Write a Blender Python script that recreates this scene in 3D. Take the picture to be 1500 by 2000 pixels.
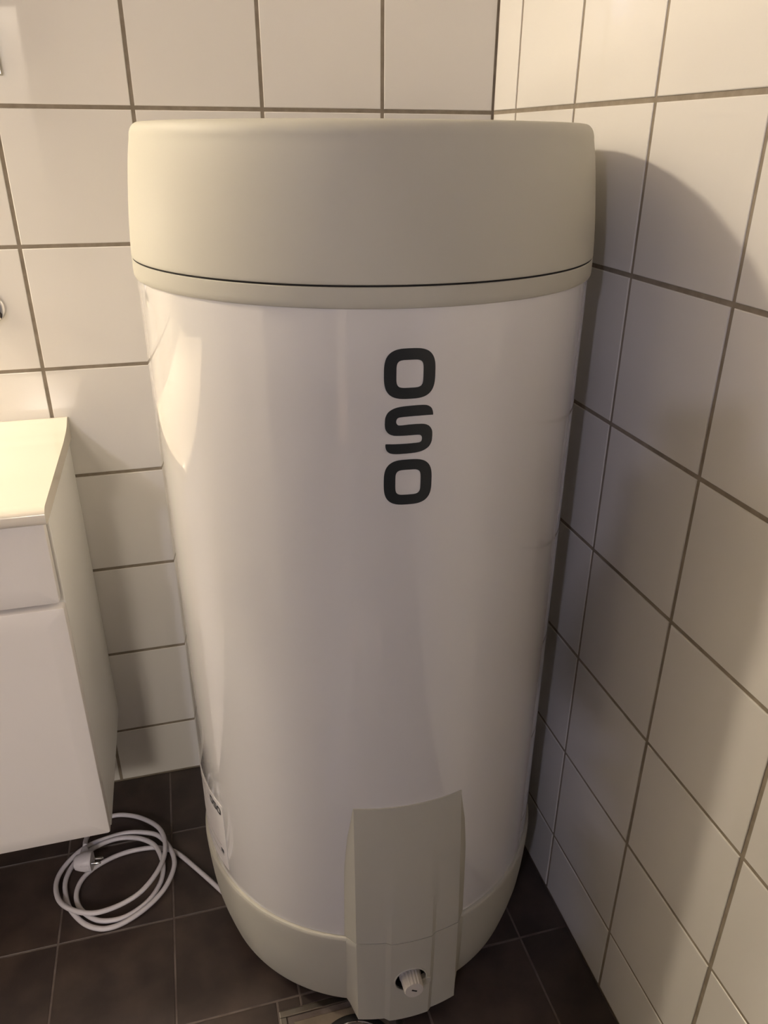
import bpy, bmesh, math, random
from mathutils import Vector, Matrix
from mathutils.geometry import tessellate_polygon

random.seed(7)
scene = bpy.context.scene
for o in list(bpy.data.objects):
    bpy.data.objects.remove(o, do_unlink=True)
COL = scene.collection
PI = math.pi

# ---------------------------------------------------------------- camera
CAM_POS = Vector((-0.5736, -1.3988, 1.2931))
cam_data = bpy.data.cameras.new('camera')
cam_data.sensor_fit = 'HORIZONTAL'
cam_data.sensor_width = 36.0
cam_data.lens = 36.0 * 1502.38 / 1500.0
cam_data.clip_start = 0.01
cam = bpy.data.objects.new('camera', cam_data)
COL.objects.link(cam)
AX = Vector((0.9654, -0.2609, 0.0041)).normalized()
AF = Vector((0.2368, 0.8692, -0.4341)).normalized()
AY = (-AF).cross(AX).normalized()
AX = AY.cross(-AF).normalized()
M = Matrix((AX, AY, -AF)).transposed().to_4x4()
M.translation = CAM_POS
cam.matrix_world = M
scene.camera = cam

# ---------------------------------------------------------------- world, lights, exposure
world = bpy.data.worlds.new('world')
scene.world = world
world.use_nodes = True
bg = world.node_tree.nodes['Background']
bg.inputs['Color'].default_value = (1.0, 0.93, 0.85, 1)
bg.inputs['Strength'].default_value = 0.0

def point_light(name, loc, power, col, radius):
    l = bpy.data.lights.new(name, 'POINT')
    l.energy = power
    l.color = col
    l.shadow_soft_size = radius
    o = bpy.data.objects.new(name, l)
    o.location = loc
    COL.objects.link(o)
    return o

WARM_POS = Vector((-1.70, -0.072, 2.13))
LOW_POS = Vector((-1.28, -0.042, 1.20))
COOL_POS = Vector((-1.87, -2.93, 1.94))
point_light('mirror_lamp_light', WARM_POS, 54.0, (1.0, 0.865, 0.66), 0.045)
for dx, dz in ((-0.034, 0.0), (-0.016, -0.03), (0.0, 0.025), (0.018, -0.02), (0.036, 0.01)):       # five small bulbs
    point_light('sconce_light', COOL_POS + Vector((dx, 0, dz)), 6.6, (0.80, 0.78, 1.0), 0.010)
point_light('shelf_lamp_light', LOW_POS, 5.0, (1.0, 0.865, 0.66), 0.03)
HALL_FILL_POS = Vector((-1.50, -4.20, 2.20))
point_light('hall_fill_light', HALL_FILL_POS, 112.0, (1.0, 0.89, 0.77), 0.20)  # unseen fill lamp, added to brighten the cabinet front and lower walls

vs = scene.view_settings
vs.view_transform = 'Standard'
vs.look = 'None'
vs.exposure = 0.08
vs.gamma = 1.0
vs.use_curve_mapping = False

# ---------------------------------------------------------------- materials
MATS = {}
def mat(name, col, rough=0.5, metal=0.0, spec=0.5, coat=0.0, noise=None, bump=None, rnd=0.0, rough_noise=None):
    """Principled material; noise=(scale, colour2, lo, hi), bump=(scale, strength, distance)."""
    m = bpy.data.materials.new(name)
    m.use_nodes = True
    nt = m.node_tree
    b = nt.nodes['Principled BSDF']
    b.inputs['Base Color'].default_value = (*col, 1)
    b.inputs['Roughness'].default_value = rough
    b.inputs['Metallic'].default_value = metal
    b.inputs['Specular IOR Level'].default_value = spec
    b.inputs['Coat Weight'].default_value = coat
    b.inputs['Coat Roughness'].default_value = 0.05
    tc = nt.nodes.new('ShaderNodeTexCoord')
    coord = tc.outputs['Object']
    if rnd:
        info = nt.nodes.new('ShaderNodeObjectInfo')
        add = nt.nodes.new('ShaderNodeVectorMath'); add.operation = 'MULTIPLY_ADD'
        comb = nt.nodes.new('ShaderNodeCombineXYZ')
        for k in range(3):
            nt.links.new(info.outputs['Random'], comb.inputs[k])
        add.inputs[1].default_value = (37.0, 53.0, 71.0)
        nt.links.new(comb.outputs[0], add.inputs[0])
        nt.links.new(coord, add.inputs[2])
        coord = add.outputs[0]
    out = None
    if noise:
        n = nt.nodes.new('ShaderNodeTexNoise')
        n.inputs['Scale'].default_value = noise[0]
        n.inputs['Detail'].default_value = 6
        nt.links.new(coord, n.inputs['Vector'])
        r = nt.nodes.new('ShaderNodeValToRGB')
        r.color_ramp.elements[0].position = noise[2]
        r.color_ramp.elements[0].color = (*col, 1)
        r.color_ramp.elements[1].position = noise[3]
        r.color_ramp.elements[1].color = (*noise[1], 1)
        nt.links.new(n.outputs['Fac'], r.inputs['Fac'])
        out = r.outputs['Color']
    if rnd:
        hsv = nt.nodes.new('ShaderNodeHueSaturation')
        mr = nt.nodes.new('ShaderNodeMapRange')
        mr.inputs['To Min'].default_value = 1.0 - rnd
        mr.inputs['To Max'].default_value = 1.0 + rnd
        nt.links.new(info.outputs['Random'], mr.inputs['Value'])
        nt.links.new(mr.outputs[0], hsv.inputs['Value'])
        if out:
            nt.links.new(out, hsv.inputs['Color'])
        else:
            hsv.inputs['Color'].default_value = (*col, 1)
        out = hsv.outputs['Color']
    if out:
        nt.links.new(out, b.inputs['Base Color'])
    if rough_noise:
        n = nt.nodes.new('ShaderNodeTexNoise')
        n.inputs['Scale'].default_value = rough_noise[0]
        n.inputs['Detail'].default_value = 4
        nt.links.new(coord, n.inputs['Vector'])
        mr2 = nt.nodes.new('ShaderNodeMapRange')
        mr2.inputs['From Min'].default_value = 0.3
        mr2.inputs['From Max'].default_value = 0.7
        mr2.inputs['To Min'].default_value = rough_noise[1]
        mr2.inputs['To Max'].default_value = rough_noise[2]
        nt.links.new(n.outputs['Fac'], mr2.inputs['Value'])
        nt.links.new(mr2.outputs[0], b.inputs['Roughness'])
    if bump:
        n = nt.nodes.new('ShaderNodeTexNoise')
        n.inputs['Scale'].default_value = bump[0]
        n.inputs['Detail'].default_value = 3
        nt.links.new(coord, n.inputs['Vector'])
        bp = nt.nodes.new('ShaderNodeBump')
        bp.inputs['Strength'].default_value = bump[1]
        bp.inputs['Distance'].default_value = bump[2]
        nt.links.new(n.outputs['Fac'], bp.inputs['Height'])
        nt.links.new(bp.outputs[0], b.inputs['Normal'])
    MATS[name] = m
    return m

mat('wall_tile', (0.80, 0.775, 0.735), 0.035, rnd=0.02, bump=(9.0, 0.04, 0.004))
mat('wall_grout', (0.25, 0.21, 0.16), 0.9, noise=(60, (0.33, 0.28, 0.22), 0.35, 0.7), bump=(300, 0.3, 0.001))
mat('floor_tile', (0.034, 0.0235, 0.021), 0.42, rnd=0.18, noise=(14, (0.068, 0.048, 0.039), 0.38, 0.72),
    bump=(45, 0.25, 0.002), rough_noise=(10, 0.32, 0.55))
mat('floor_grout', (0.095, 0.072, 0.063), 0.9, noise=(25, (0.17, 0.138, 0.12), 0.35, 0.7), bump=(300, 0.3, 0.001))
mat('dark_door_paint', (0.16, 0.14, 0.125), 0.6, bump=(120, 0.1, 0.001))
mat('hall_floor', (0.30, 0.22, 0.15), 0.4, noise=(8, (0.36, 0.27, 0.19), 0.35, 0.7))
mat('painted_wall', (0.52, 0.50, 0.465), 0.7, bump=(120, 0.1, 0.001))
mat('ceiling_paint', (0.26, 0.22, 0.18), 0.8, bump=(90, 0.1, 0.001))
mat('grey_plastic', (0.505, 0.488, 0.42), 0.58, bump=(900, 0.05, 0.0004))
mat('white_enamel', (0.76, 0.745, 0.73), 0.04, spec=0.7, coat=1.0, bump=(3.0, 0.01, 0.004))
mat('dark_gap', (0.012, 0.011, 0.010), 0.9, bump=(80, 0.1, 0.001))
mat('print_ink', (0.020, 0.024, 0.026), 0.35, bump=(200, 0.02, 0.0002))
mat('label_paper', (0.80, 0.77, 0.76), 0.35, bump=(150, 0.03, 0.0004))
mat('label_line', (0.45, 0.42, 0.42), 0.5, bump=(150, 0.03, 0.0004))
mat('white_lacquer', (0.84, 0.80, 0.765), 0.33, bump=(40, 0.02, 0.0006))
mat('side_laminate', (0.90, 0.89, 0.85), 0.45, bump=(60, 0.03, 0.0006))
mat('sink_porcelain', (0.80, 0.74, 0.64), 0.10, bump=(6, 0.02, 0.002))
mat('cable_white', (0.66, 0.63, 0.66), 0.38, bump=(200, 0.03, 0.0004))
mat('knob_plastic', (0.62, 0.58, 0.53), 0.4, bump=(200, 0.05, 0.0004))
mat('chrome', (0.72, 0.71, 0.70), 0.08, metal=1.0, bump=(30, 0.01, 0.0005))
mat('brushed_steel', (0.30, 0.275, 0.25), 0.38, metal=1.0, noise=(30, (0.25, 0.22, 0.19), 0.4, 0.7), bump=(60, 0.15, 0.0008))
mat('drain_plate', (0.18, 0.145, 0.11), 0.40, metal=0.3, noise=(22, (0.27, 0.22, 0.17), 0.35, 0.65), bump=(60, 0.2, 0.0008))
mat('black_rubber', (0.012, 0.011, 0.011), 0.5, bump=(90, 0.1, 0.0006))
mat('mirror_glass', (0.90, 0.91, 0.90), 0.02, metal=1.0, bump=(2, 0.005, 0.001))
mat('mirror_edge', (0.55, 0.53, 0.48), 0.3, bump=(60, 0.05, 0.0006))
mat('silicone', (0.52, 0.49, 0.44), 0.6, noise=(40, (0.44, 0.41, 0.36), 0.4, 0.7))

# ---------------------------------------------------------------- helpers
def link_mesh(name, bm, material, parent=None, smooth=None):
    me = bpy.data.meshes.new(name)
    bmesh.ops.recalc_face_normals(bm, faces=bm.faces)
    bm.to_mesh(me)
    bm.free()
    return link_data(name, me, material, parent, smooth)

def link_data(name, me, material, parent=None, smooth=None):
    if smooth is not None:
        me.polygons.foreach_set('use_smooth', [True] * len(me.polygons))
        me.set_sharp_from_angle(angle=math.radians(smooth))
    if material and not me.materials:
        me.materials.append(MATS[material])
    o = bpy.data.objects.new(name, me)
    COL.objects.link(o)
    o.parent = parent
    return o

def tag(o, label, cat, group=None):
    o['label'] = label
    o['category'] = cat
    if group:
        o['group'] = group
    return o

def structure(o, label, cat):
    tag(o, label, cat)
    o['kind'] = 'structure'
    return o

def thing(name, label, cat, loc=(0, 0, 0), group=None):
    o = bpy.data.objects.new(name, None)
    o.empty_display_size = 0.05
    o.location = loc
    COL.objects.link(o)
    return tag(o, label, cat, group)

def box_bm(x0, x1, y0, y1, z0, z1, bevel=0.0, segs=2, bm=None):
    b = bmesh.new()
    vs_ = [b.verts.new(p) for p in ((x0, y0, z0), (x1, y0, z0), (x1, y1, z0), (x0, y1, z0),
                                    (x0, y0, z1), (x1, y0, z1), (x1, y1, z1), (x0, y1, z1))]
    for f in ((0, 3, 2, 1), (4, 5, 6, 7), (0, 1, 5, 4), (1, 2, 6, 5), (2, 3, 7, 6), (3, 0, 4, 7)):
        b.faces.new([vs_[i] for i in f])
    if bevel:
        bmesh.ops.bevel(b, geom=list(b.edges), offset=bevel, segments=segs, affect='EDGES', profile=0.6)
    if bm is not None:
        tmp = bpy.data.meshes.new('tmp'); b.to_mesh(tmp); b.free(); bm.from_mesh(tmp)
        bpy.data.meshes.remove(tmp)
        return bm
    return b

def lathe_bm(profile, segs=128, cx=0.0, cy=0.0):
    """Closed solid of revolution about z; the profile starts and ends on the axis (r = 0)."""
    b = bmesh.new()
    rings = []
    for r, z in profile:
        if r < 1e-7:
            rings.append([b.verts.new((cx, cy, z))])
        else:
            rings.append([b.verts.new((cx + r * math.cos(2 * PI * k / segs), cy + r * math.sin(2 * PI * k / segs), z))
                          for k in range(segs)])
    for a, c in zip(rings[:-1], rings[1:]):
        for k in range(segs):
            k2 = (k + 1) % segs
            if len(a) == 1 and len(c) == 1:
                continue
            if len(a) == 1:
                b.faces.new((a[0], c[k], c[k2]))
            elif len(c) == 1:
                b.faces.new((a[k], c[0], a[k2]))
            else:
                b.faces.new((a[k], c[k], c[k2], a[k2]))
    return b

def ring_bm(profile, segs=96):
    """Closed ring: the profile is a closed polygon of (r, z) off the axis."""
    b = bmesh.new()
    n = len(profile)
    R = [[b.verts.new((r * math.cos(2 * PI * k / segs), r * math.sin(2 * PI * k / segs), z)) for r, z in profile]
         for k in range(segs)]
    for k in range(segs):
        A, B = R[k], R[(k + 1) % segs]
        for i in range(n):
            j = (i + 1) % n
            b.faces.new((A[i], B[i], B[j], A[j]))
    return b

def xform(bm, m):
    bmesh.ops.transform(bm, matrix=m, verts=bm.verts)
    return bm

def catmull(pts, sub, closed=False):
    pts = [Vector(p) for p in pts]
    n = len(pts)
    out = []
    rng = range(n if closed else n - 1)
    for i in rng:
        p0 = pts[(i - 1) % n] if closed or i > 0 else pts[i] * 2 - pts[i + 1]
        p1 = pts[i]
        p2 = pts[(i + 1) % n]
        p3 = pts[(i + 2) % n] if closed or i + 2 < n else pts[(i + 1) % n] * 2 - pts[i]
        for s in range(sub):
            t = s / sub
            out.append(0.5 * ((2 * p1) + (p2 - p0) * t + (2 * p0 - 5 * p1 + 4 * p2 - p3) * t * t
                              + (3 * p1 - p0 - 3 * p2 + p3) * t ** 3))
    if not closed:
        out.append(pts[-1].copy())
    return out

def tube_bm(path, radius, segs=12, bm=None):
    """Tube with rounded-off ends along a list of points (parallel transported frame)."""
    b = bm or bmesh.new()
    n = len(path)
    tang = [((path[min(i + 1, n - 1)] - path[max(i - 1, 0)]).normalized()) for i in range(n)]
    up = Vector((0, 0, 1))
    if abs(tang[0].dot(up)) > 0.9:
        up = Vector((1, 0, 0))
    nrm = (up - tang[0] * up.dot(tang[0])).normalized()
    rings = []
    for i in range(n):
        nrm = (nrm - tang[i] * nrm.dot(tang[i])).normalized()
        bn = tang[i].cross(nrm)
        r = radius[i] if isinstance(radius, (list, tuple)) else radius
        rings.append([b.verts.new(path[i] + (nrm * math.cos(2 * PI * k / segs) + bn * math.sin(2 * PI * k / segs)) * r)
                      for k in range(segs)])
    for a, c in zip(rings[:-1], rings[1:]):
        for k in range(segs):
            k2 = (k + 1) % segs
            b.faces.new((a[k], a[k2], c[k2], c[k]))
    b.faces.new(rings[0][::-1])
    b.faces.new(rings[-1])
    return b

# ---------------------------------------------------------------- the room
ROOM_X = -1.98     # left wall
ROOM_Y = -3.1      # wall behind the photographer
ROOM_Z = 2.42
PITCH = 0.2
TH = 0.006         # tile thickness
JOINT = 0.0060
RECESS = 0.0016    # grout lies this far behind the tile face

tile_meshes = {}
def tile_mesh(w, h, gap, material, bev=0.0011):
    key = (round(w, 4), round(h, 4), material)
    if key not in tile_meshes:
        ww, hh = w - gap, h - gap
        b = bmesh.new()
        e = bev
        # a slab with a chamfered face edge, lying in xy, face towards +z
        lo = [b.verts.new((sx * ww / 2, sy * hh / 2, -TH)) for sx, sy in ((-1, -1), (1, -1), (1, 1), (-1, 1))]
        mi = [b.verts.new((sx * ww / 2, sy * hh / 2, -e * 0.8)) for sx, sy in ((-1, -1), (1, -1), (1, 1), (-1, 1))]
        q = e * 0.35
        m2 = [b.verts.new((sx * (ww / 2 - q), sy * (hh / 2 - q), -q)) for sx, sy in ((-1, -1), (1, -1), (1, 1), (-1, 1))]
        hi = [b.verts.new((sx * (ww / 2 - e), sy * (hh / 2 - e), 0)) for sx, sy in ((-1, -1), (1, -1), (1, 1), (-1, 1))]
        b.faces.new(lo[::-1]); b.faces.new(hi)
        for A, B in ((lo, mi), (mi, m2), (m2, hi)):
            for k in range(4):
                b.faces.new((A[k], A[(k + 1) % 4], B[(k + 1) % 4], B[k]))
        me = bpy.data.meshes.new('tile')
        bmesh.ops.recalc_face_normals(b, faces=b.faces)
        b.to_mesh(me); b.free()
        me.materials.append(MATS[material])
        tile_meshes[key] = me
    return tile_meshes[key]

def spans(grouts, lo, hi):
    g = sorted([lo] + [v for v in grouts if lo + 0.004 < v < hi - 0.004] + [hi])
    return list(zip(g[:-1], g[1:]))

def lay_tiles(parent, us, vs_, place, gap, material, tilt):
    for (u0, u1) in us:
        for (v0, v1) in vs_:
            me = tile_mesh(u1 - u0, v1 - v0, gap, material)
            o = bpy.data.objects.new('tile', me)
            COL.objects.link(o)
            o.parent = parent
            mtx = place((u0 + u1) / 2, (v0 + v1) / 2)
            jit = Matrix.Rotation(random.uniform(-tilt, tilt), 4, 'X') @ Matrix.Rotation(random.uniform(-tilt, tilt), 4, 'Y')
            o.matrix_local = mtx @ Matrix.Translation((0, 0, random.uniform(-0.0003, 0.0003))) @ jit

rows = [0.1385 + PITCH * k for k in range(0, 12)]
wall_rows = spans(rows, 0.0, ROOM_Z)

# back wall: tile faces on the plane y = 0
wall_back = structure(link_mesh('wall_back', box_bm(ROOM_X - 0.1, 0.1, RECESS, 0.12, -0.1, ROOM_Z), 'wall_grout'),
                      'white square tiled wall behind the water heater and the washbasin', 'wall')
cols_b = spans([-(0.1985 + PITCH * k) for k in range(0, 12)], ROOM_X, 0.0)
lay_tiles(wall_back, cols_b, wall_rows,
          lambda u, v: Matrix.Translation((u, 0, v)) @ Matrix.Rotation(PI / 2, 4, 'X'), JOINT, 'wall_tile', 0.0016)

# right wall: tile faces on the plane x = 0
wall_right = structure(link_mesh('wall_right', box_bm(RECESS, 0.12, ROOM_Y - 0.1, RECESS, -0.1, ROOM_Z), 'wall_grout'),
                       'white square tiled wall on the right of the water heater', 'wall')
cols_r = spans([-(0.0946 + PITCH * k) for k in range(0, 14)], ROOM_Y, 0.0)
lay_tiles(wall_right, cols_r, wall_rows,
          lambda u, v: Matrix.Translation((0, u, v)) @ Matrix.Rotation(-PI / 2, 4, 'Z') @ Matrix.Rotation(PI / 2, 4, 'X'),
          JOINT, 'wall_tile', 0.0016)

structure(link_mesh('wall_left', box_bm(ROOM_X - 0.1, ROOM_X, ROOM_Y, 0.0, 0.0, ROOM_Z), 'painted_wall'),
          'plain light painted wall left of the washbasin', 'wall')
DX0, DX1, DZ = -1.70, -1.13, 1.87        # added opening behind the photographer, sized to shape the hall fill light
fw = box_bm(ROOM_X - 0.1, DX0, ROOM_Y - 0.1, ROOM_Y, 0.0, ROOM_Z)
box_bm(DX1, 0.0, ROOM_Y - 0.1, ROOM_Y, 0.0, ROOM_Z, bm=fw)
box_bm(DX0, DX1, ROOM_Y - 0.1, ROOM_Y, DZ, ROOM_Z, bm=fw)
structure(link_mesh('wall_front', fw, 'dark_door_paint'), 'plain dark painted wall with an added light opening behind the photographer', 'wall')
HY = -4.7  # unseen hall, added to house the fill lamp
structure(link_mesh('wall_hall_left', box_bm(ROOM_X - 0.1, ROOM_X, HY, ROOM_Y - 0.1, 0.0, ROOM_Z), 'painted_wall'), 'added hall wall left of the light opening', 'wall')
structure(link_mesh('wall_hall_right', box_bm(0.0, 0.1, HY, ROOM_Y - 0.1, 0.0, ROOM_Z), 'painted_wall'), 'added hall wall right of the light opening', 'wall')
structure(link_mesh('wall_hall_back', box_bm(ROOM_X - 0.1, 0.1, HY - 0.1, HY, 0.0, ROOM_Z), 'painted_wall'), 'added far wall of the unseen hall', 'wall')
structure(link_mesh('floor_hall', box_bm(ROOM_X, 0.0, HY, ROOM_Y, -0.12, -0.001), 'hall_floor'), 'added wooden floor of the unseen hall', 'floor')
structure(link_mesh('ceiling_hall', box_bm(ROOM_X, 0.0, HY, ROOM_Y - 0.1, ROOM_Z, ROOM_Z + 0.1), 'painted_wall'), 'added ceiling of the unseen hall', 'ceiling')
structure(link_mesh('wall_light_bounce', box_bm(ROOM_X, -1.32, -1.12, -1.04, 0.0, ROOM_Z), 'painted_wall'),  # unseen reflector wall, added to throw warm light on the cabinet front
          'short white unseen wall added to bounce light onto the cabinet', 'wall')
structure(link_mesh('ceiling', box_bm(ROOM_X - 0.1, 0.1, ROOM_Y - 0.1, 0.1, ROOM_Z, ROOM_Z + 0.1), 'ceiling_paint'),
          'plain dark brown bathroom ceiling', 'ceiling')

# floor: tile faces on z = 0
floor = structure(link_mesh('floor', box_bm(ROOM_X, 0.0, ROOM_Y, 0.0, -0.12, -0.0009), 'floor_grout'),
                  'dark brown square tiled bathroom floor', 'floor')
cols_f = spans([-(0.092 + 0.2007 * k) for k in range(0, 12)], ROOM_X, 0.0)
rows_f = spans([-(0.1785 + 0.2003 * k) for k in range(0, 14)], ROOM_Y, 0.0)
DRX0, DRX1, DRY0, DRY1 = -0.532, -0.337, -0.793, -0.598
for (u0, u1) in cols_f:
    for (v0, v1) in rows_f:
        pieces = [(u0, u1, v0, v1)]
        if u0 < DRX1 and u1 > DRX0 and v0 < DRY1 and v1 > DRY0:      # cut around the floor drain
            pieces = []
            if u0 < DRX0 - 0.01: pieces.append((u0, DRX0, v0, v1))
            if u1 > DRX1 + 0.01: pieces.append((DRX1, u1, v0, v1))
            a, b_ = max(u0, DRX0), min(u1, DRX1)
            if v1 > DRY1 + 0.008: pieces.append((a, b_, DRY1, v1))
            if v0 < DRY0 - 0.008: pieces.append((a, b_, v0, DRY0))
        for (a, b_, c, d) in pieces:
            if min(b_ - a, d - c) < 0.01:
                continue
            o = bpy.data.objects.new('tile', tile_mesh(b_ - a, d - c, 0.0034, 'floor_tile', 0.0008))
            COL.objects.link(o)
            o.parent = floor
            t_ = 0.0012
            o.matrix_local = Matrix.Translation(((a + b_) / 2, (c + d) / 2, random.uniform(-0.0003, 0.0001))) @ \
                Matrix.Rotation(random.uniform(-t_, t_), 4, 'X') @ Matrix.Rotation(random.uniform(-t_, t_), 4, 'Y')

# ---------------------------------------------------------------- water heater
TX, TY = -0.3235, -0.3745
heater = thing('water_heater', 'tall round white water heater with pale grey cap standing in the tiled corner', 'water heater', (TX, TY, 0))

R_BODY = 0.288
BASE = [(0.0, 0.030), (0.255, 0.030), (0.264, 0.0305), (0.2690, 0.033), (0.2718, 0.038), (0.2760, 0.055), (0.2815, 0.08),
        (0.2860, 0.105), (0.2890, 0.135), (0.2910, 0.165), (0.2925, 0.195), (0.2928, 0.207), (0.2924, 0.2105),
        (0.2912, 0.2125), (0.2890, 0.2132), (0.0, 0.2132)]
def r_of_base(z):
    if z >= 0.2132:
        return R_BODY
    pr = BASE[1:-1]
    for (r0, z0), (r1, z1) in zip(pr[:-1], pr[1:]):
        if z0 <= z <= z1 and z1 > z0:
            return r0 + (r1 - r0) * (z - z0) / (z1 - z0)
    return pr[0][0]

body = link_mesh('body', lathe_bm([(0, 0.2132), (0.286, 0.2132), (R_BODY, 0.2145), (R_BODY, 0.45), (R_BODY, 0.75), (R_BODY, 1.05), (R_BODY, 1.146), (0, 1.146)], 192),
                 'white_enamel', heater, 40)
body['label'] = 'glossy white cylindrical enamel shell'
link_mesh('trim_band', lathe_bm([(0, 1.1445), (0.2878, 1.1445), (0.2896, 1.1452), (0.2906, 1.1475), (0.2908, 1.152), (0.2908, 1.1650), (0.2898, 1.1658),
                                 (0.2850, 1.1658), (0.2850, 1.1700), (0, 1.1700)], 192), 'grey_plastic', heater, 40)
cap_pts = [Vector((r, z, 0)) for r, z in ((0.2908, 1.1690), (0.2903, 1.180), (0.2886, 1.205), (0.2860, 1.232), (0.2828, 1.260), (0.2795, 1.282), (0.2768, 1.2955))]
cap_prof = [(0, 1.1676), (0.2896, 1.1676), (0.2905, 1.1680)] + [(p.x, p.y) for p in catmull(cap_pts, 4)]
for k in range(1, 9):
    a = k / 8 * PI / 2
    cap_prof.append((0.2648 + 0.012 * math.cos(a), 1.2955 + 0.0165 * math.sin(a)))
cap_prof += [(0.20, 1.3135), (0, 1.314)]
cap = link_mesh('cap', lathe_bm(cap_prof, 192), 'grey_plastic', heater, 40)
cap['label'] = 'pale grey matt plastic top cap'

# dark ring standing in for the shade in the slit between cap and band
link_mesh('seam_shade_ring', ring_bm([(0.2840, 1.1640), (0.2897, 1.1655), (0.2897, 1.1679), (0.2840, 1.1690)], 160), 'dark_gap', heater, 40)

PHI = math.radians(-92.2)
EV = Vector((math.cos(PHI), math.sin(PHI), 0))
EU = Vector((-EV.y, EV.x, 0))
def uvz(u, v, z):
    return EU * u + EV * v + Vector((0, 0, z))

def lerp_tab(tab, z):
    if z <= tab[0][0]:
        return tab[0][1]
    for (z0, a0), (z1, a1) in zip(tab[:-1], tab[1:]):
        if z0 <= z <= z1:
            return a0 + (a1 - a0) * (z - z0) / (z1 - z0)
    return tab[-1][1]

RS = [(0.02, 0.2935), (0.10, 0.2975), (0.215, 0.3005), (0.30, 0.2990), (0.38, 0.2955), (0.44, 0.2922), (0.4765, 0.2898)]
PROT = [(0.02, 0.0046), (0.215, 0.0040), (0.34, 0.0020), (0.41, 0.0), (0.48, 0.0)]
UL = [(0.02, -0.0755), (0.215, -0.0780), (0.36, -0.0775), (0.4765, -0.0768)]
UR = [(0.02, 0.0860), (0.10, 0.0835), (0.215, 0.0815), (0.30, 0.0800), (0.4765, 0.0770)]
OL = [(0.02, -0.0890), (0.10, -0.0925), (0.215, -0.0945), (0.36, -0.0930), (0.42, -0.0880), (0.455, -0.0815), (0.4765, -0.0772)]
OR = [(0.02, 0.0985), (0.10, 0.0975), (0.215, 0.0960), (0.36, 0.0935), (0.42, 0.0885), (0.455, 0.0815), (0.4765, 0.0774)]

def cover_bm(z0, z1, n):
    b = bmesh.new()
    loops = []
    for i in range(n + 1):
        z = z0 + (z1 - z0) * i / n
        rs, pr = lerp_tab(RS, z), lerp_tab(PROT, z)
        ul, ur, ol, orr = (lerp_tab(t, z) for t in (UL, UR, OL, OR))
        rb = r_of_base(z) - 0.0015
        arc = lambda r, u: (u, math.sqrt(r * r - u * u))
        cl0, cl1, cr0, cr1 = -0.0345, -0.0270, 0.0365, 0.0430
        pts = [arc(rb, ol)]
        for k in range(7):
            pts.append(arc(rs, ul + (cl0 - ul) * k / 6))
        for k in range(11):
            pts.append(arc(rs + pr, cl1 + (cr0 - cl1) * k / 10))
        for k in range(7):
            pts.append(arc(rs, cr1 + (ur - cr1) * k / 6))
        pts.append(arc(rb, orr))
        pts += [(orr * 0.9, 0.235), (ol * 0.9, 0.235)]
        loops.append([b.verts.new(uvz(u, v, z)) for u, v in pts])
    m = len(loops[0])
    for A, B in zip(loops[:-1], loops[1:]):
        for k in range(m):
            k2 = (k + 1) % m
            b.faces.new((A[k], A[k2], B[k2], B[k]))
    b.faces.new(loops[0][::-1])
    b.faces.new(loops[-1])
    return b

upper = link_mesh('front_cover', cover_bm(0.2150, 0.4765, 40), 'grey_plastic', heater, 22)
upper['label'] = 'grey plastic cover with two vertical creases on the front'
base = link_mesh('base', lathe_bm(BASE, 192), 'grey_plastic', heater, 40)
lower = link_mesh('valve_cover', cover_bm(0.020, 0.2134, 30), 'grey_plastic', heater, 22)
lower['label'] = 'lower front cover with round valve opening'

# round opening for the drain valve, cut through cover and base
HU, HZ = 0.0045, 0.1225
cut = lathe_bm([(0, -0.05), (0.0245, -0.05), (0.0245, 0.085), (0, 0.085)], 48)
ROTV = Matrix((Vector((0, 0, 1)), EU, EV)).transposed().to_4x4()
def place_v(u, v, z):
    m = ROTV.copy()
    m.translation = uvz(u, v, z)
    return m
xform(cut, place_v(HU, 0.285, HZ))
cutter = link_mesh('cutter', cut, 'dark_gap', heater)
for o in (base, lower):
    md = o.modifiers.new('opening', 'BOOLEAN')
    md.operation = 'DIFFERENCE'
    md.solver = 'EXACT'
    md.object = cutter
    md.material_mode = 'TRANSFER'
bpy.context.view_layer.update()
dg = bpy.context.evaluated_depsgraph_get()
for o in (base, lower):
    me = bpy.data.meshes.new_from_object(o.evaluated_get(dg))
    o.modifiers.clear()
    o.data = me
bpy.data.objects.remove(cutter, do_unlink=True)

link_mesh('opening_rim', xform(ring_bm([(0.0245, -0.003), (0.0270, -0.003), (0.0270, 0.0006), (0.0258, 0.0014), (0.0245, 0.0008)], 48),
                               place_v(HU, 0.3022, HZ)), 'grey_plastic', heater, 40)
# valve knob: ribbed cap on a collar
kb = bmesh.new()
prof = [(0.0, -0.030), (0.0160, -0.030), (0.0160, 0.000), (0.0172, 0.001), (0.0172, 0.005), (0.0162, 0.007), (0.0155, 0.028), (0.0142, 0.0300), (0.0, 0.0302)]
segs = 72
ringsK = []
for r, z in prof:
    if r == 0:
        ringsK.append([kb.verts.new((0, 0, z))])
    else:
        rr = []
        for k in range(segs):
            rib = (0.0014 if (k % 4 < 2) else 0.0) if 0.006 < z < 0.0290 else 0.0
            rr.append(kb.verts.new(((r - rib) * math.cos(2 * PI * k / segs), (r - rib) * math.sin(2 * PI * k / segs), z)))
        ringsK.append(rr)
for A, B in zip(ringsK[:-1], ringsK[1:]):
    for k in range(segs):
        k2 = (k + 1) % segs
        if len(A) == 1: kb.faces.new((A[0], B[k], B[k2]))
        elif len(B) == 1: kb.faces.new((A[k], B[0], A[k2]))
        else: kb.faces.new((A[k], B[k], B[k2], A[k2]))
KM = place_v(HU + 0.001, 0.291, HZ - 0.002) @ Matrix.Rotation(math.radians(4), 4, 'Y')
knob = link_mesh('valve_knob', xform(kb, KM), 'knob_plastic', heater, 35)
knob['label'] = 'ribbed beige drain valve knob'
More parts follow.
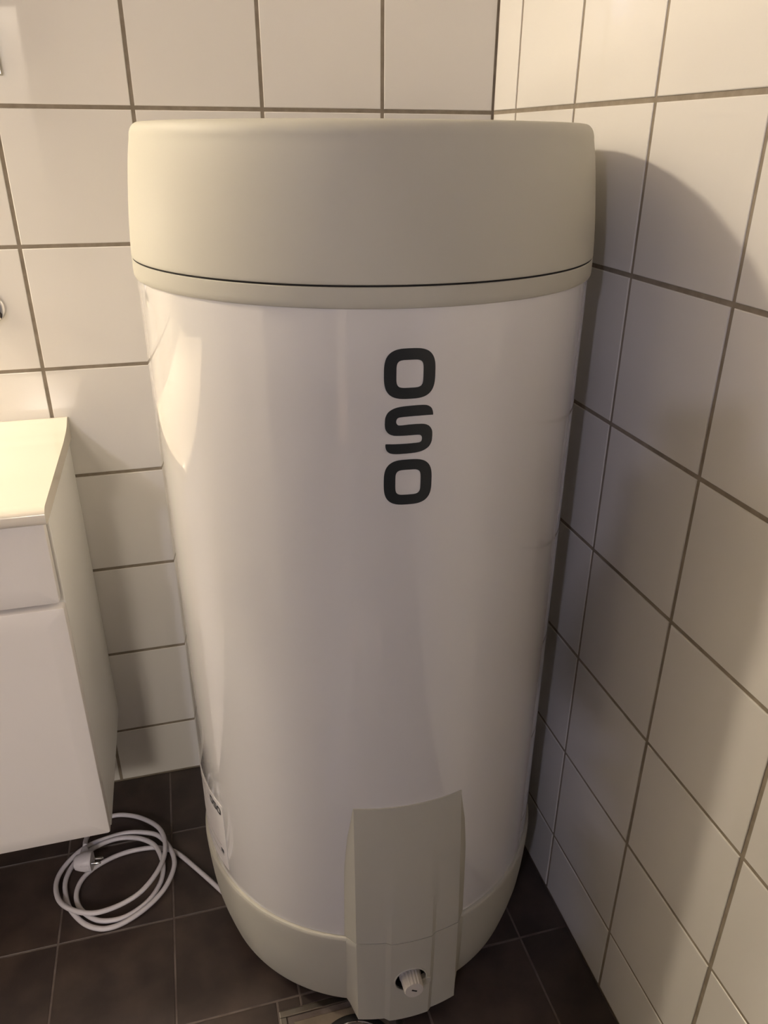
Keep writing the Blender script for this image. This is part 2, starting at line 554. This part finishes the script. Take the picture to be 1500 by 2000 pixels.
slot = box_bm(-0.0012, 0.0012, -0.0045, 0.0045, 0.0298, 0.0306)
link_mesh('screw_slot', xform(slot, KM @ Matrix.Rotation(0.5, 4, 'Z')), 'dark_gap', knob)
stop = lathe_bm([(0, -0.006), (0.0085, -0.006), (0.0085, 0.0015), (0.0075, 0.0025), (0, 0.0025)], 24)
link_mesh('valve_stop', xform(stop, place_v(HU + 0.0255, 0.3005, HZ - 0.012)), 'grey_plastic', heater, 35)

# adjustable feet
for k in range(3):
    a = math.radians(-150 + 120 * k)
    link_mesh('foot', xform(lathe_bm([(0, 0), (0.024, 0), (0.025, 0.004), (0.018, 0.010), (0.014, 0.032), (0, 0.032)], 32),
                            Matrix.Translation((0.20 * math.cos(a), 0.20 * math.sin(a), 0))), 'black_rubber', heater, 35)

# ---- lettering, bent around the shell
def bend_onto_shell(b, ang, zc, r=R_BODY + 0.0004):
    for v in b.verts:
        a = ang + v.co.x / R_BODY
        v.co = Vector((r * math.cos(a), r * math.sin(a), zc + v.co.y))
    return b

def flat_shape(outer, inner=None):
    b = bmesh.new()
    if inner:
        n = len(outer)
        O = [b.verts.new((p[0], p[1], 0)) for p in outer]
        I = [b.verts.new((p[0], p[1], 0)) for p in inner]
        for k in range(n):
            k2 = (k + 1) % n
            b.faces.new((O[k], O[k2], I[k2], I[k]))
    else:
        V = [b.verts.new((p[0], p[1], 0)) for p in outer]
        for t in tessellate_polygon([[Vector((p[0], p[1], 0)) for p in outer]]):
            try:
                b.faces.new([V[i] for i in t])
            except ValueError:
                pass
    xs = [v.co.x for v in b.verts]
    x0, x1 = min(xs), max(xs)
    for k in range(1, 20):
        x = x0 + (x1 - x0) * k / 20
        bmesh.ops.bisect_plane(b, geom=list(b.verts) + list(b.edges) + list(b.faces), plane_co=(x, 0, 0), plane_no=(1, 0, 0))
    return b

def superellipse(w, h, n, m=128):
    out = []
    for k in range(m):
        t = 2 * PI * k / m
        c, s = math.cos(t), math.sin(t)
        out.append((w / 2 * math.copysign(abs(c) ** (2 / n), c), h / 2 * math.copysign(abs(s) ** (2 / n), s)))
    return out

def letter_o(w, h):
    return flat_shape(superellipse(w, h, 3.1), superellipse(w * 0.525, h * 0.55, 4.6))

S_CTRL = [(1.0, .785, 1), (.992, .86, 0), (.955, .935, 0), (.875, .985, 0), (.76, 1.0, 0), (.55, .998, 0), (.33, .985, 0), (.18, .95, 0), (.07, .88, 0), (.015, .78, 0), (.003, .68, 0),
          (.003, .60, 0), (.02, .52, 0), (.08, .44, 0), (.18, .395, 0), (.32, .385, 0), (.50, .385, 0), (.70, .387, 0), (.755, .365, 0), (.775, .32, 0), (.772, .27, 0), (.745, .235, 0), (.68, .222, 0),
          (.45, .215, 0), (.20, .215, 0), (.05, .22, 0), (.018, .212, 1), (.02, .14, 0), (.05, .07, 0), (.12, .02, 0), (.24, .0, 0), (.45, .002, 0), (.67, .015, 0), (.82, .05, 0),
          (.93, .12, 0), (.985, .22, 0), (.997, .32, 0), (.997, .40, 0), (.98, .48, 0), (.92, .56, 0), (.82, .605, 0), (.68, .615, 0), (.50, .613, 0), (.31, .603, 0), (.26, .62, 0), (.235, .665, 0), (.24, .715, 0),
          (.27, .755, 0), (.34, .77, 0), (.55, .78, 0), (.80, .783, 0), (.97, .782, 0)]
def letter_s(w, h):
    pts = [((x - 0.5) * w, (y - 0.5) * h, 0) for x, y, c in S_CTRL]
    return flat_shape([(p.x, p.y) for p in catmull(pts, 4, closed=True)])

for ch, zc, w, h in (('O', 1.0788, 0.0540, 0.0530), ('S', 1.0182, 0.0520, 0.0535), ('O', 0.9580, 0.0535, 0.0535)):
    bb = letter_o(w, h) if ch == 'O' else letter_s(w, h)
    lt = link_mesh('logo_letter', bend_onto_shell(bb, math.radians(-94.45), zc), 'print_ink', heater)
    lt['label'] = 'printed dark letter ' + ch

# ---- rating label on the left flank
def patch(ang0, ang1, z0, z1, r, n=14):
    b = bmesh.new()
    A = [[b.verts.new((rr * math.cos(a), rr * math.sin(a), z)) for z in (z0, z1)] for rr in (r - 0.0004, r)
         for a in [ang0 + (ang1 - ang0) * k / n for k in range(n + 1)]]
    inn, out = A[:n + 1], A[n + 1:]
    for L in (inn, out):
        for p, q in zip(L[:-1], L[1:]):
            b.faces.new((p[0], q[0], q[1], p[1]))
    for k in (0, n):
        b.faces.new((inn[k][0], inn[k][1], out[k][1], out[k][0]))
    for e in (0, 1):
        for k in range(n):
            b.faces.new((inn[k][e], inn[k + 1][e], out[k + 1][e], out[k][e]))
    return b
D = math.radians
label = link_mesh('rating_label', patch(D(-197), D(-154.6), 0.232, 0.372, R_BODY + 0.0006), 'label_paper', heater, 40)
label['label'] = 'white paper rating label'
for k, (ch, a) in enumerate((('O', -162.4), ('S', -159.7), ('O', -157.0))):
    bb = letter_o(0.0125, 0.015) if ch == 'O' else letter_s(0.0120, 0.015)
    link_mesh('label_letter', bend_onto_shell(bb, D(a), 0.3555, R_BODY + 0.0010), 'print_ink', label)
for k, (a0, a1, z0, z1) in enumerate(((-196, -166, 0.3425, 0.3440), (-196, -158, 0.2740, 0.2752), (-196, -157, 0.2560, 0.2572), (-196, -168, 0.352, 0.360))):
    link_mesh('printed_line', patch(D(a0), D(a1), z0, z1, R_BODY + 0.0009), 'label_line', label)
link_mesh('printed_mark', patch(D(-158.6), D(-156.9), 0.2605, 0.2680, R_BODY + 0.0010, 4), 'print_ink', label)

# ---------------------------------------------------------------- power cord
cord = thing('power_cord', 'white power cord coiled in three loops on the floor under the cabinet', 'power cord', (-0.80, -0.25, 0))
CABLE = [(-0.6046, -0.3473, 0.0055), (-0.6443, -0.2897, 0.0055), (-0.6838, -0.2368, 0.0055), (-0.7125, -0.2176, 0.0055), (-0.7374, -0.2097, 0.0055), (-0.7764, -0.2083, 0.0055), (-0.8101, -0.2154, 0.0055), (-0.8423, -0.2312, 0.0055), (-0.8639, -0.2551, 0.0055), (-0.8705, -0.2877, 0.0055), (-0.8598, -0.3198, 0.0055), (-0.8328, -0.3484, 0.0055), (-0.8037, -0.3583, 0.0055), (-0.7726, -0.3547, 0.0055), (-0.739, -0.3338, 0.0055), (-0.7182, -0.3027, 0.0055), (-0.7108, -0.2743, 0.0083), (-0.7128, -0.25, 0.015), (-0.7263, -0.2146, 0.015), (-0.7513, -0.1919, 0.015), (-0.7808, -0.1805, 0.015), (-0.8103, -0.1792, 0.015), (-0.8389, -0.1879, 0.015), (-0.8644, -0.1987, 0.0112), (-0.8815, -0.2117, 0.0055), (-0.8927, -0.2445, 0.0055), (-0.8907, -0.2766, 0.0055), (-0.8792, -0.3136, 0.0055), (-0.8549, -0.3486, 0.0055), (-0.8316, -0.3664, 0.0055), (-0.8075, -0.3729, 0.0055), (-0.7768, -0.3668, 0.0055), (-0.7387, -0.3464, 0.0074), (-0.7084, -0.3186, 0.0112), (-0.6908, -0.2828, 0.015), (-0.6901, -0.2523, 0.015), (-0.7017, -0.218, 0.015), (-0.7212, -0.1898, 0.015), (-0.7465, -0.1763, 0.015), (-0.7761, -0.1684, 0.015), (-0.8058, -0.1692, 0.015), (-0.849, -0.1787, 0.015), (-0.8771, -0.1937, 0.0121), (-0.901, -0.2211, 0.0083), (-0.9088, -0.2558, 0.0102), (-0.8995, -0.2957, 0.015), (-0.8793, -0.3213, 0.0169), (-0.8494, -0.339, 0.0169), (-0.821, -0.3424, 0.015), (-0.7834, -0.335, 0.015), (-0.7491, -0.3203, 0.0197), (-0.7205, -0.2888, 0.0245), (-0.706, -0.2501, 0.0245), (-0.7066, -0.2089, 0.0245), (-0.7205, -0.1714, 0.0197), (-0.7527, -0.1318, 0.0102), (-0.7841, -0.1104, 0.0055), (-0.8098, -0.105, 0.0055), (-0.8353, -0.1109, 0.0055), (-0.8518, -0.1313, 0.0083), (-0.8594, -0.1691, 0.0197), (-0.8583, -0.1926, 0.0283)]
OFF = Vector((-0.80, -0.25, 0))
path = [p - OFF for p in catmull(CABLE, 6)]
# the far end slips under the rim of the heater
path = [Vector((-0.575, -0.395, 0.0055)) - OFF] + path
link_mesh('cable', tube_bm(path, 0.0046, 12), 'cable_white', cord, 60)
plug_m = Matrix.Translation(Vector((-0.859, -0.232, 0.0285)) - OFF) @ Matrix.Rotation(D(-8), 4, 'Z') @ Matrix.Rotation(PI / 2, 4, 'Y')
pb = lathe_bm([(0, -0.017), (0.009, -0.0165), (0.0135, -0.013), (0.0160, -0.006), (0.0178, 0.002), (0.0185, 0.004), (0.0185, 0.0165), (0.0178, 0.0175), (0, 0.0175)], 40)
for v in pb.verts:                       # flattened flanks with guide grooves
    v.co.y = max(-0.0158, min(0.0158, v.co.y))
plug = link_mesh('plug', xform(pb, plug_m), 'cable_white', cord, 35)
neck = tube_bm([Vector((-0.858, -0.200, 0.0283)) - OFF, Vector((-0.858, -0.206, 0.0284)) - OFF, Vector((-0.860, -0.228, 0.0285)) - OFF], [0.0062, 0.0072, 0.0095], 16)
link_mesh('strain_relief', neck, 'cable_white', plug, 40)
for s in (-1, 1):
    pin = lathe_bm([(0, 0.017), (0.0024, 0.017), (0.0024, 0.034), (0.0018, 0.0358), (0, 0.0362)], 16)
    link_mesh('pin', xform(pin, plug_m @ Matrix.Translation((s * 0.004, s * 0.0088, 0))), 'chrome', plug, 40)
rb_ = box_bm(-0.0065, 0.0065, -0.0172, -0.0150, -0.002, 0.0150, 0.0008)
link_mesh('grip', xform(rb_, plug_m), 'cable_white', plug)

# ---------------------------------------------------------------- floor drain
drain = thing('floor_drain', 'square metal floor drain with round grate in front of the heater', 'floor drain', ((DRX0 + DRX1) / 2, (DRY0 + DRY1) / 2, 0))
hw = (DRX1 - DRX0) / 2 - 0.001
fb = bmesh.new()
for (a, b_, c, d) in ((-hw, hw, hw - 0.011, hw), (-hw, hw, -hw, -hw + 0.011), (-hw, -hw + 0.011, -hw + 0.011, hw - 0.011), (hw - 0.011, hw, -hw + 0.011, hw - 0.011)):
    box_bm(a, b_, c, d, -0.03, 0.0022, 0.0012, 2, fb)
link_mesh('frame', fb, 'brushed_steel', drain)
link_mesh('well', box_bm(-hw + 0.011, hw - 0.011, -hw + 0.011, hw - 0.011, -0.03, -0.006), 'dark_gap', drain)
pw = hw - 0.0215
# inner plate with a round hole: square ring meshed between circle and square
CXD, CYD = 0.012, -0.004
def square_pt(a, w):
    c, s = math.cos(a), math.sin(a)
    k = w / max(abs(c), abs(s))
    return c * k, s * k
b = bmesh.new()
N = 64
L = []
for k in range(N):
    a = 2 * PI * k / N + PI / N * 0
    sx, sy = square_pt(a, pw)
    cx_, cy_ = CXD + 0.067 * math.cos(a), CYD + 0.067 * math.sin(a)
    L.append([b.verts.new(p) for p in ((sx, sy, -0.006), (sx, sy, 0.0002), (sx * .985, sy * .985, 0.0012), (cx_, cy_, 0.0006), (cx_, cy_, -0.006))])
for k in range(N):
    A, B = L[k], L[(k + 1) % N]
    for i in range(4):
        b.faces.new((A[i], B[i], B[i + 1], A[i + 1]))
    b.faces.new((A[4], B[4], B[0], A[0]))
link_mesh('plate', b, 'drain_plate', drain)
ring = link_mesh('clamp_ring', xform(ring_bm([(0.0555, -0.006), (0.0665, -0.006), (0.0665, 0.0018), (0.0640, 0.0030), (0.0560, 0.0018)], 80), Matrix.Translation((CXD, CYD, 0))), 'black_rubber', drain, 40)
link_mesh('chrome_ring', xform(ring_bm([(0.0525, -0.006), (0.0552, -0.006), (0.0552, 0.0028), (0.0538, 0.0036), (0.0525, 0.0028)], 80), Matrix.Translation((CXD, CYD, 0))), 'chrome', drain, 50)
gb = bmesh.new()
for k in range(-5, 6):
    yy = k * 0.0092
    ln = math.sqrt(max(0.0522 ** 2 - (abs(yy) + 0.002) ** 2, 0.0001))
    box_bm(CXD - ln, CXD + ln, CYD + yy - 0.0022, CYD + yy + 0.0022, -0.006, 0.0, 0.0006, 1, gb)
link_mesh('grate', gb, 'brushed_steel', drain)

# ---------------------------------------------------------------- washbasin cabinet
XR, XL = -0.778, -1.680
cab = thing('washbasin_cabinet', 'white wall-hung washbasin cabinet with a drawer above a door', 'cabinet', ((XR + XL) / 2, -0.16, 0.197))
CO = Vector(((XR + XL) / 2, -0.16, 0.197))
def cb(name, x0, x1, y0, y1, z0, z1, m, bev=0.001):
    return link_mesh(name, xform(box_bm(x0, x1, y0, y1, z0, z1, bev), Matrix.Translation(-CO)), m, cab)
cb('side_panel', XR - 0.016, XR, -0.318, -0.001, 0.197, 0.813, 'side_laminate')
cb('side_panel', XL, XL + 0.016, -0.318, -0.001, 0.197, 0.813, 'side_laminate')
cb('bottom_panel', XL + 0.016, XR - 0.016, -0.316, -0.001, 0.199, 0.215, 'side_laminate')
cb('back_panel', XL + 0.016, XR - 0.016, -0.014, -0.001, 0.215, 0.70, 'side_laminate')
cb('front_rail', XL + 0.016, XR - 0.016, -0.316, -0.298, 0.650, 0.680, 'side_laminate')

def front_bm(x0, x1, z0, z1, yb, yf, rim=0.024, drop=0.0035):
    """cabinet front with a soft sloping border around a flat field; faces -y"""
    b = bmesh.new()
    def loop(x0, x1, z0, z1, y, c=0.0):
        pts = []
        for (cx, cz, a0) in ((x1 - c, z1 - c, 0), (x0 + c, z1 - c, 90), (x0 + c, z0 + c, 180), (x1 - c, z0 + c, 270)):
            for k in range(5):
                a = D(a0 + 22.5 * k)
                pts.append(b.verts.new((cx + c * math.cos(a), y, cz + c * math.sin(a))))
        return pts
    c = 0.004
    Ls = [loop(x0, x1, z0, z1, yb, c), loop(x0, x1, z0, z1, yf + drop + 0.002, c), loop(x0 + .0007, x1 - .0007, z0 + .0007, z1 - .0007, yf + drop + 0.0006, c),
          loop(x0 + .0022, x1 - .0022, z0 + .0022, z1 - .0022, yf + drop, c * 0.8),
          loop(x0 + rim, x1 - rim, z0 + rim, z1 - rim, yf + 0.0003, 0.002), loop(x0 + rim + .004, x1 - rim - .004, z0 + rim + .004, z1 - rim - .004, yf, 0.001)]
    for A, B in zip(Ls[:-1], Ls[1:]):
        n = len(A)
        for k in range(n):
            b.faces.new((A[k], A[(k + 1) % n], B[(k + 1) % n], B[k]))
    b.faces.new(Ls[0][::-1]); b.faces.new(Ls[-1])
    return xform(b, Matrix.Translation(-CO))
dr = link_mesh('drawer_front', front_bm(XL + 0.004, XR - 0.0045, 0.6725, 0.8125, -0.3195, -0.3400), 'white_lacquer', cab, 30)
dr['label'] = 'wide white drawer front with sloping border'
link_mesh('door', front_bm((XL + XR) / 2 + 0.0015, XR - 0.0005, 0.200, 0.6645, -0.3195, -0.3420), 'white_lacquer', cab, 30)
link_mesh('door', front_bm(XL + 0.0005, (XL + XR) / 2 - 0.0015, 0.200, 0.6645, -0.3195, -0.3420), 'white_lacquer', cab, 30)

# washbasin top: slab with upstand, rounded front edge and a bowl
WX0, WX1 = XL - 0.004, XR + 0.005
prof = [(-0.0015, 0.8135), (-0.0015, 0.852), (-0.004, 0.8535), (-0.012, 0.8530), (-0.018, 0.8500), (-0.030, 0.8455), (-0.050, 0.8420)]
prof += [(-0.050 - 0.30 * k / 40, 0.8420 - 0.003 * min(1, k / 6)) for k in range(1, 41)]
prof += [(-0.3555, 0.8382), (-0.3600, 0.8365), (-0.3638, 0.8335), (-0.3655, 0.8300), (-0.3650, 0.8200), (-0.3620, 0.8150), (-0.3570, 0.8135)]
wb = bmesh.new()
nx = 61
WL = []
WC = Vector(((WX0 + WX1) / 2, -0.19, 0.8135))
for i in range(nx):
    x = WX0 + (WX1 - WX0) * i / (nx - 1)
    row = []
    for (y, z) in prof:
        q = ((x - WC.x) / 0.205) ** 2 + ((y + 0.205) / 0.125) ** 2
        dz = -0.019 * (1 - q) ** 0.55 if (q < 1 and z > 0.83) else 0.0
        row.append(wb.verts.new(Vector((x, y, z + dz)) - WC))
    WL.append(row)
for A, B in zip(WL[:-1], WL[1:]):
    n = len(A)
    for k in range(n):
        k2 = (k + 1) % n
        wb.faces.new((A[k], A[k2], B[k2], B[k]))
wb.faces.new(WL[0]); wb.faces.new(WL[-1][::-1])
basin = link_mesh('washbasin', wb, 'sink_porcelain', None, 50)
basin.location = WC
tag(basin, 'cream white washbasin top with rounded front edge on the white cabinet', 'washbasin')

# ---------------------------------------------------------------- things on the back wall
hook = thing('wall_hook', 'small round chrome hook on the tiles above the washbasin', 'hook', (-0.8615, 0, 1.046))
RY = Matrix.Rotation(PI / 2, 4, 'X')       # local z -> -y
link_mesh('base_plate', xform(lathe_bm([(0, 0.0), (0.0245, 0.0), (0.0250, 0.002), (0.0235, 0.006), (0.017, 0.009), (0.0, 0.010)], 48), RY), 'chrome', hook, 40)
link_mesh('peg', xform(lathe_bm([(0, 0.008), (0.007, 0.008), (0.006, 0.026), (0.011, 0.034), (0.0125, 0.039), (0.010, 0.043), (0.0, 0.0445)], 32), RY), 'chrome', hook, 40)

MX0, MX1, MZ0, MZ1 = -1.660, -0.776, 1.378, 1.98
mirror = thing('wall_mirror', 'flat rectangular mirror on the tiles above the washbasin', 'mirror', ((MX0 + MX1) / 2, 0, MZ0))
MO = Vector(((MX0 + MX1) / 2, 0, MZ0))
link_mesh('backing', xform(box_bm(MX0, MX1, -0.0050, -0.0005, MZ0, MZ1, 0.001), Matrix.Translation(-MO)), 'mirror_edge', mirror)
link_mesh('glass', xform(box_bm(MX0 + 0.001, MX1 - 0.001, -0.0085, -0.0052, MZ0 + 0.001, MZ1 - 0.001, 0.0006), Matrix.Translation(-MO)), 'mirror_glass', mirror)

lampb = thing('under_mirror_lamp', 'small chrome lamp under the mirror on the back wall', 'lamp', (LOW_POS.x, 0, LOW_POS.z + 0.025))
link_mesh('wall_plate', box_bm(-0.03, 0.03, -0.012, -0.0005, -0.015, 0.015, 0.002), 'chrome', lampb)
link_mesh('arm', box_bm(-0.006, 0.006, -0.060, -0.012, 0.008, 0.014, 0.001), 'chrome', lampb)
link_mesh('socket', xform(lathe_bm([(0, 0.004), (0.014, 0.004), (0.015, 0.006), (0.013, 0.015), (0, 0.017)], 32), Matrix.Translation((0, -0.042, 0.010))), 'chrome', lampb, 40)

def sconce(name, label, pos, wall_pt, nrm):
    t = thing(name, label, 'lamp', wall_pt)
    wp = Vector(wall_pt)
    n = Vector(nrm)
    rot = n.to_track_quat('Z', 'Y').to_matrix().to_4x4()
    link_mesh('wall_plate', xform(lathe_bm([(0, 0), (0.045, 0), (0.046, 0.006), (0.038, 0.016), (0, 0.020)], 40), rot), 'chrome', t, 40)
    rel = pos - wp
    up = Vector((0, 0, 0.115))
    arm = [n * 0.015, n * 0.05 + up * 0.35, n * (rel.dot(n) * 0.7) + up, rel + up, rel + up * 0.82]
    link_mesh('arm', tube_bm(catmull(arm, 6), 0.006, 12), 'chrome', t, 60)
    link_mesh('socket', xform(lathe_bm([(0, 0.056), (0.017, 0.056), (0.018, 0.06), (0.016, 0.096), (0, 0.10)], 32), Matrix.Translation(rel)), 'chrome', t, 40)
    return t
sconce('wall_lamp', 'chrome wall lamp above the mirror on the back wall', WARM_POS, (WARM_POS.x, 0.0, WARM_POS.z + 0.02), (0, -1, 0))
sconce('wall_lamp', 'added chrome fitting for the unseen hall fill light', HALL_FILL_POS, (HALL_FILL_POS.x, HY, HALL_FILL_POS.z + 0.02), (0, 1, 0))  # fitting added for the unseen hall fill light
sconce('wall_lamp', 'chrome wall lamp on the painted wall behind the photographer', COOL_POS, (COOL_POS.x, ROOM_Y, COOL_POS.z + 0.02), (0, 1, 0))

# ---------------------------------------------------------------- the photographer (behind the lens; the shadow on tiles and heater is theirs)
mat('skin', (0.50, 0.33, 0.25), 0.55, bump=(200, 0.05, 0.0005))
mat('sweater_wool', (0.16, 0.15, 0.145), 0.9, bump=(300, 0.4, 0.001))
mat('trouser_denim', (0.12, 0.12, 0.14), 0.85, bump=(400, 0.3, 0.001))
mat('hair', (0.06, 0.04, 0.025), 0.6, bump=(150, 0.6, 0.002))
mat('sock_cotton', (0.25, 0.25, 0.26), 0.9, bump=(300, 0.3, 0.001))
mat('phone_glass', (0.02, 0.02, 0.022), 0.1, bump=(10, 0.005, 0.0005))

PB = Vector((-0.655, -1.725, 0.0))
FW = Vector((AF.x, AF.y, 0)).normalized()
RT = Vector((FW.y, -FW.x, 0))
def pw(r, f, z):                      # person frame -> local to the person's empty
    return RT * r + FW * f + Vector((0, 0, z))
def cw(x, y, d):                      # lens frame -> local to the person's empty
    return CAM_POS + AX * x + AY * y + AF * d - PB

person = thing('person', 'person in dark grey sweater and trousers standing and holding up a phone', 'person', PB)

def skin_obj(name, joints, bones, material, parent, sub=2):
    keys = list(joints)
    me = bpy.data.meshes.new(name)
    me.from_pydata([joints[k][0] for k in keys], [(keys.index(a), keys.index(b_)) for a, b_ in bones], [])
    me.update()
    o = bpy.data.objects.new(name, me)
    COL.objects.link(o)
    o.parent = parent
    o.modifiers.new('skin', 'SKIN').use_smooth_shade = True
    sv = me.skin_vertices[0].data
    for i, k in enumerate(keys):
        rr = joints[k][1]
        sv[i].radius = rr if isinstance(rr, tuple) else (rr, rr)
        sv[i].use_root = (i == 0)
    m = o.modifiers.new('smooth', 'SUBSURF')
    m.levels = m.render_levels = sub
    me.materials.append(MATS[material])
    return o

J = {'pelvis': (pw(0, 0, 0.91), (0.145, 0.10)), 'waist': (pw(0, 0.01, 1.05), (0.13, 0.095)), 'chest': (pw(0, 0.02, 1.22), (0.155, 0.105)),
     'neck0': (pw(0, 0.01, 1.355), (0.065, 0.06)), 'neck1': (pw(0, 0.03, 1.43), (0.052, 0.052))}
Bn = [('pelvis', 'waist'), ('waist', 'chest'), ('chest', 'neck0'), ('neck0', 'neck1')]
HANDS = {-1: cw(-0.078, -0.085, -0.022), 1: cw(0.036, -0.085, -0.022)}
for s, n in ((-1, 'l'), (1, 'r')):
    hand = HANDS[s]
    J['sho' + n] = (pw(s * 0.170, 0.01, 1.325), 0.050)
    J['elb' + n] = (pw(s * 0.150, 0.16, 1.085), 0.042)
    el = J['elb' + n][0]
    J['wri' + n] = (el.lerp(hand, 0.78), 0.027)
    J['palm' + n] = (el.lerp(hand, 0.95), (0.030, 0.020))
    Bn += [('chest', 'sho' + n), ('sho' + n, 'elb' + n), ('elb' + n, 'wri' + n), ('wri' + n, 'palm' + n)]
    for q in range(4):                # fingers curl around the back edge of the phone
        y = -0.045 - 0.021 * q
        base_x = (-0.079 if s < 0 else 0.037)
        inw = -s
        J['f%s%d0' % (n, q)] = (cw(base_x + s * 0.006, y, -0.020), 0.0095)
        J['f%s%d1' % (n, q)] = (cw(base_x + s * 0.004, y + 0.002, 0.004), 0.0088)
        J['f%s%d2' % (n, q)] = (cw(base_x + inw * (0.022 + 0.004 * (q in (1, 2))), y + 0.003, 0.008), 0.0075)
        Bn += [('palm' + n, 'f%s%d0' % (n, q)), ('f%s%d0' % (n, q), 'f%s%d1' % (n, q)), ('f%s%d1' % (n, q), 'f%s%d2' % (n, q))]
    J['t%s0' % n] = (cw(base_x + s * 0.002, -0.075, -0.032), 0.011)
    J['t%s1' % n] = (cw(base_x - s * 0.020, -0.058, -0.026), 0.0092)
    Bn += [('palm' + n, 't%s0' % n), ('t%s0' % n, 't%s1' % n)]
    J['hip' + n] = (pw(s * 0.095, 0.0, 0.85), 0.085)
    J['knee' + n] = (pw(s * 0.11, 0.02, 0.47), 0.056)
    J['ank' + n] = (pw(s * 0.12, -0.02, 0.095), 0.038)
    J['ball' + n] = (pw(s * 0.13, 0.11, 0.040), (0.040, 0.030))
    J['toe' + n] = (pw(s * 0.135, 0.18, 0.030), (0.034, 0.020))
    Bn += [('pelvis', 'hip' + n), ('hip' + n, 'knee' + n), ('knee' + n, 'ank' + n), ('ank' + n, 'ball' + n), ('ball' + n, 'toe' + n)]
skin_obj('body', J, Bn, 'skin', person)

def fat(k, e):
    p, r = J[k]
    return (p, (r[0] + e, r[1] + e) if isinstance(r, tuple) else r + e)
SJ = {k: fat(k, 0.016) for k in ('pelvis', 'waist', 'chest', 'shol', 'shor', 'elbl', 'elbr', 'wril', 'wrir')}
SJ['hem'] = (pw(0, 0, 0.83), (0.175, 0.128))
SJ['pelvis'] = (J['pelvis'][0], (0.170, 0.125))
SJ['neck0'] = (J['neck0'][0] - Vector((0, 0, 0.015)), (0.082, 0.076))
skin_obj('sweater', SJ, [('hem', 'pelvis'), ('pelvis', 'waist'), ('waist', 'chest'), ('chest', 'neck0')] +
         [(a + n, b_ + n) if a != 'chest' else ('chest', b_ + n) for n in 'lr' for a, b_ in (('chest', 'sho'), ('sho', 'elb'), ('elb', 'wri'))], 'sweater_wool', person)
TJ = {k: fat(k, 0.014) for k in ('pelvis', 'hipl', 'hipr', 'kneel', 'kneer', 'ankl', 'ankr')}
TJ['pelvis'] = (J['pelvis'][0] - Vector((0, 0, 0.03)), (0.156, 0.112))
skin_obj('trousers', TJ, [e for n in 'lr' for e in (('pelvis', 'hip' + n), ('hip' + n, 'knee' + n), ('knee' + n, 'ank' + n))], 'trouser_denim', person)
for n in 'lr':
    skin_obj('sock', {k: fat(k + n, 0.005) for k in ('ank', 'ball', 'toe')}, [('ank', 'ball'), ('ball', 'toe')], 'sock_cotton', person)

# head, bent a little towards the screen
HM = Matrix.Translation(pw(0, 0.045, 1.53)) @ Matrix((RT, FW, Vector((0, 0, 1)))).transposed().to_4x4() @ Matrix.Rotation(D(-18), 4, 'X')
hb = bmesh.new()
bmesh.ops.create_uvsphere(hb, u_segments=32, v_segments=24, radius=1.0)
for v in hb.verts:
    x, y, z = v.co
    w = 0.074 * (1 - 0.16 * max(0, -z))
    nose = 0.020 * math.exp(-(x / 0.16) ** 2) * math.exp(-((z + 0.12) / 0.20) ** 2) if y > 0.3 else 0
    brow = 0.004 * math.exp(-((z - 0.22) / 0.10) ** 2) if y > 0.3 else 0
    v.co = Vector((x * w, y * 0.093 + nose + brow + (0.010 if z < -0.5 and y > 0 else 0), z * 0.115))
head = link_mesh('head', xform(hb, HM), 'skin', person, 80)
for s in (-1, 1):
    e = bmesh.new(); bmesh.ops.create_uvsphere(e, u_segments=12, v_segments=8, radius=0.0115)
    link_mesh('eye', xform(e, HM @ Matrix.Translation((s * 0.030, 0.079, 0.006))), 'print_ink', head, 80)
    e = bmesh.new(); bmesh.ops.create_uvsphere(e, u_segments=12, v_segments=8, radius=1)
    link_mesh('ear', xform(e, HM @ Matrix.Translation((s * 0.074, -0.005, -0.008)) @ Matrix.Diagonal((0.010, 0.018, 0.031, 1))), 'skin', head, 80)
e = bmesh.new(); bmesh.ops.create_uvsphere(e, u_segments=16, v_segments=8, radius=1)
link_mesh('mouth', xform(e, HM @ Matrix.Translation((0, 0.088, -0.058)) @ Matrix.Diagonal((0.024, 0.008, 0.006, 1))), 'skin', head, 80)
hb = bmesh.new()
bmesh.ops.create_uvsphere(hb, u_segments=32, v_segments=24, radius=1.0)
bmesh.ops.delete(hb, geom=[v for v in hb.verts if v.co.z < -0.35 + 0.9 * max(0, v.co.y + 0.15)], context='VERTS')
for v in hb.verts:
    x, y, z = v.co
    v.co = Vector((x * 0.084, y * 0.103, z * 0.126))
ho = link_mesh('hair', xform(hb, HM), 'hair', person, 80)
sm = ho.modifiers.new('thickness', 'SOLIDIFY'); sm.thickness = 0.008

phone = thing('phone', 'black phone held upright in both hands', 'phone', PB)
pm = Matrix((AX, AY, AF)).transposed().to_4x4()
pm.translation = CAM_POS - PB
link_mesh('case', xform(box_bm(-0.060, 0.0155, -0.130, 0.0175, -0.0135, -0.0055, 0.0025, 3), pm), 'phone_glass', phone)
for (x, y) in ((0.0, 0.0), (0.0, -0.021), (-0.019, -0.010)):
    link_mesh('lens', xform(lathe_bm([(0, -0.0055), (0.0075, -0.0055), (0.0075, -0.0030), (0.0068, -0.0025), (0.0, -0.0025)], 24), pm @ Matrix.Translation((x, y, 0))), 'phone_glass', phone, 40)
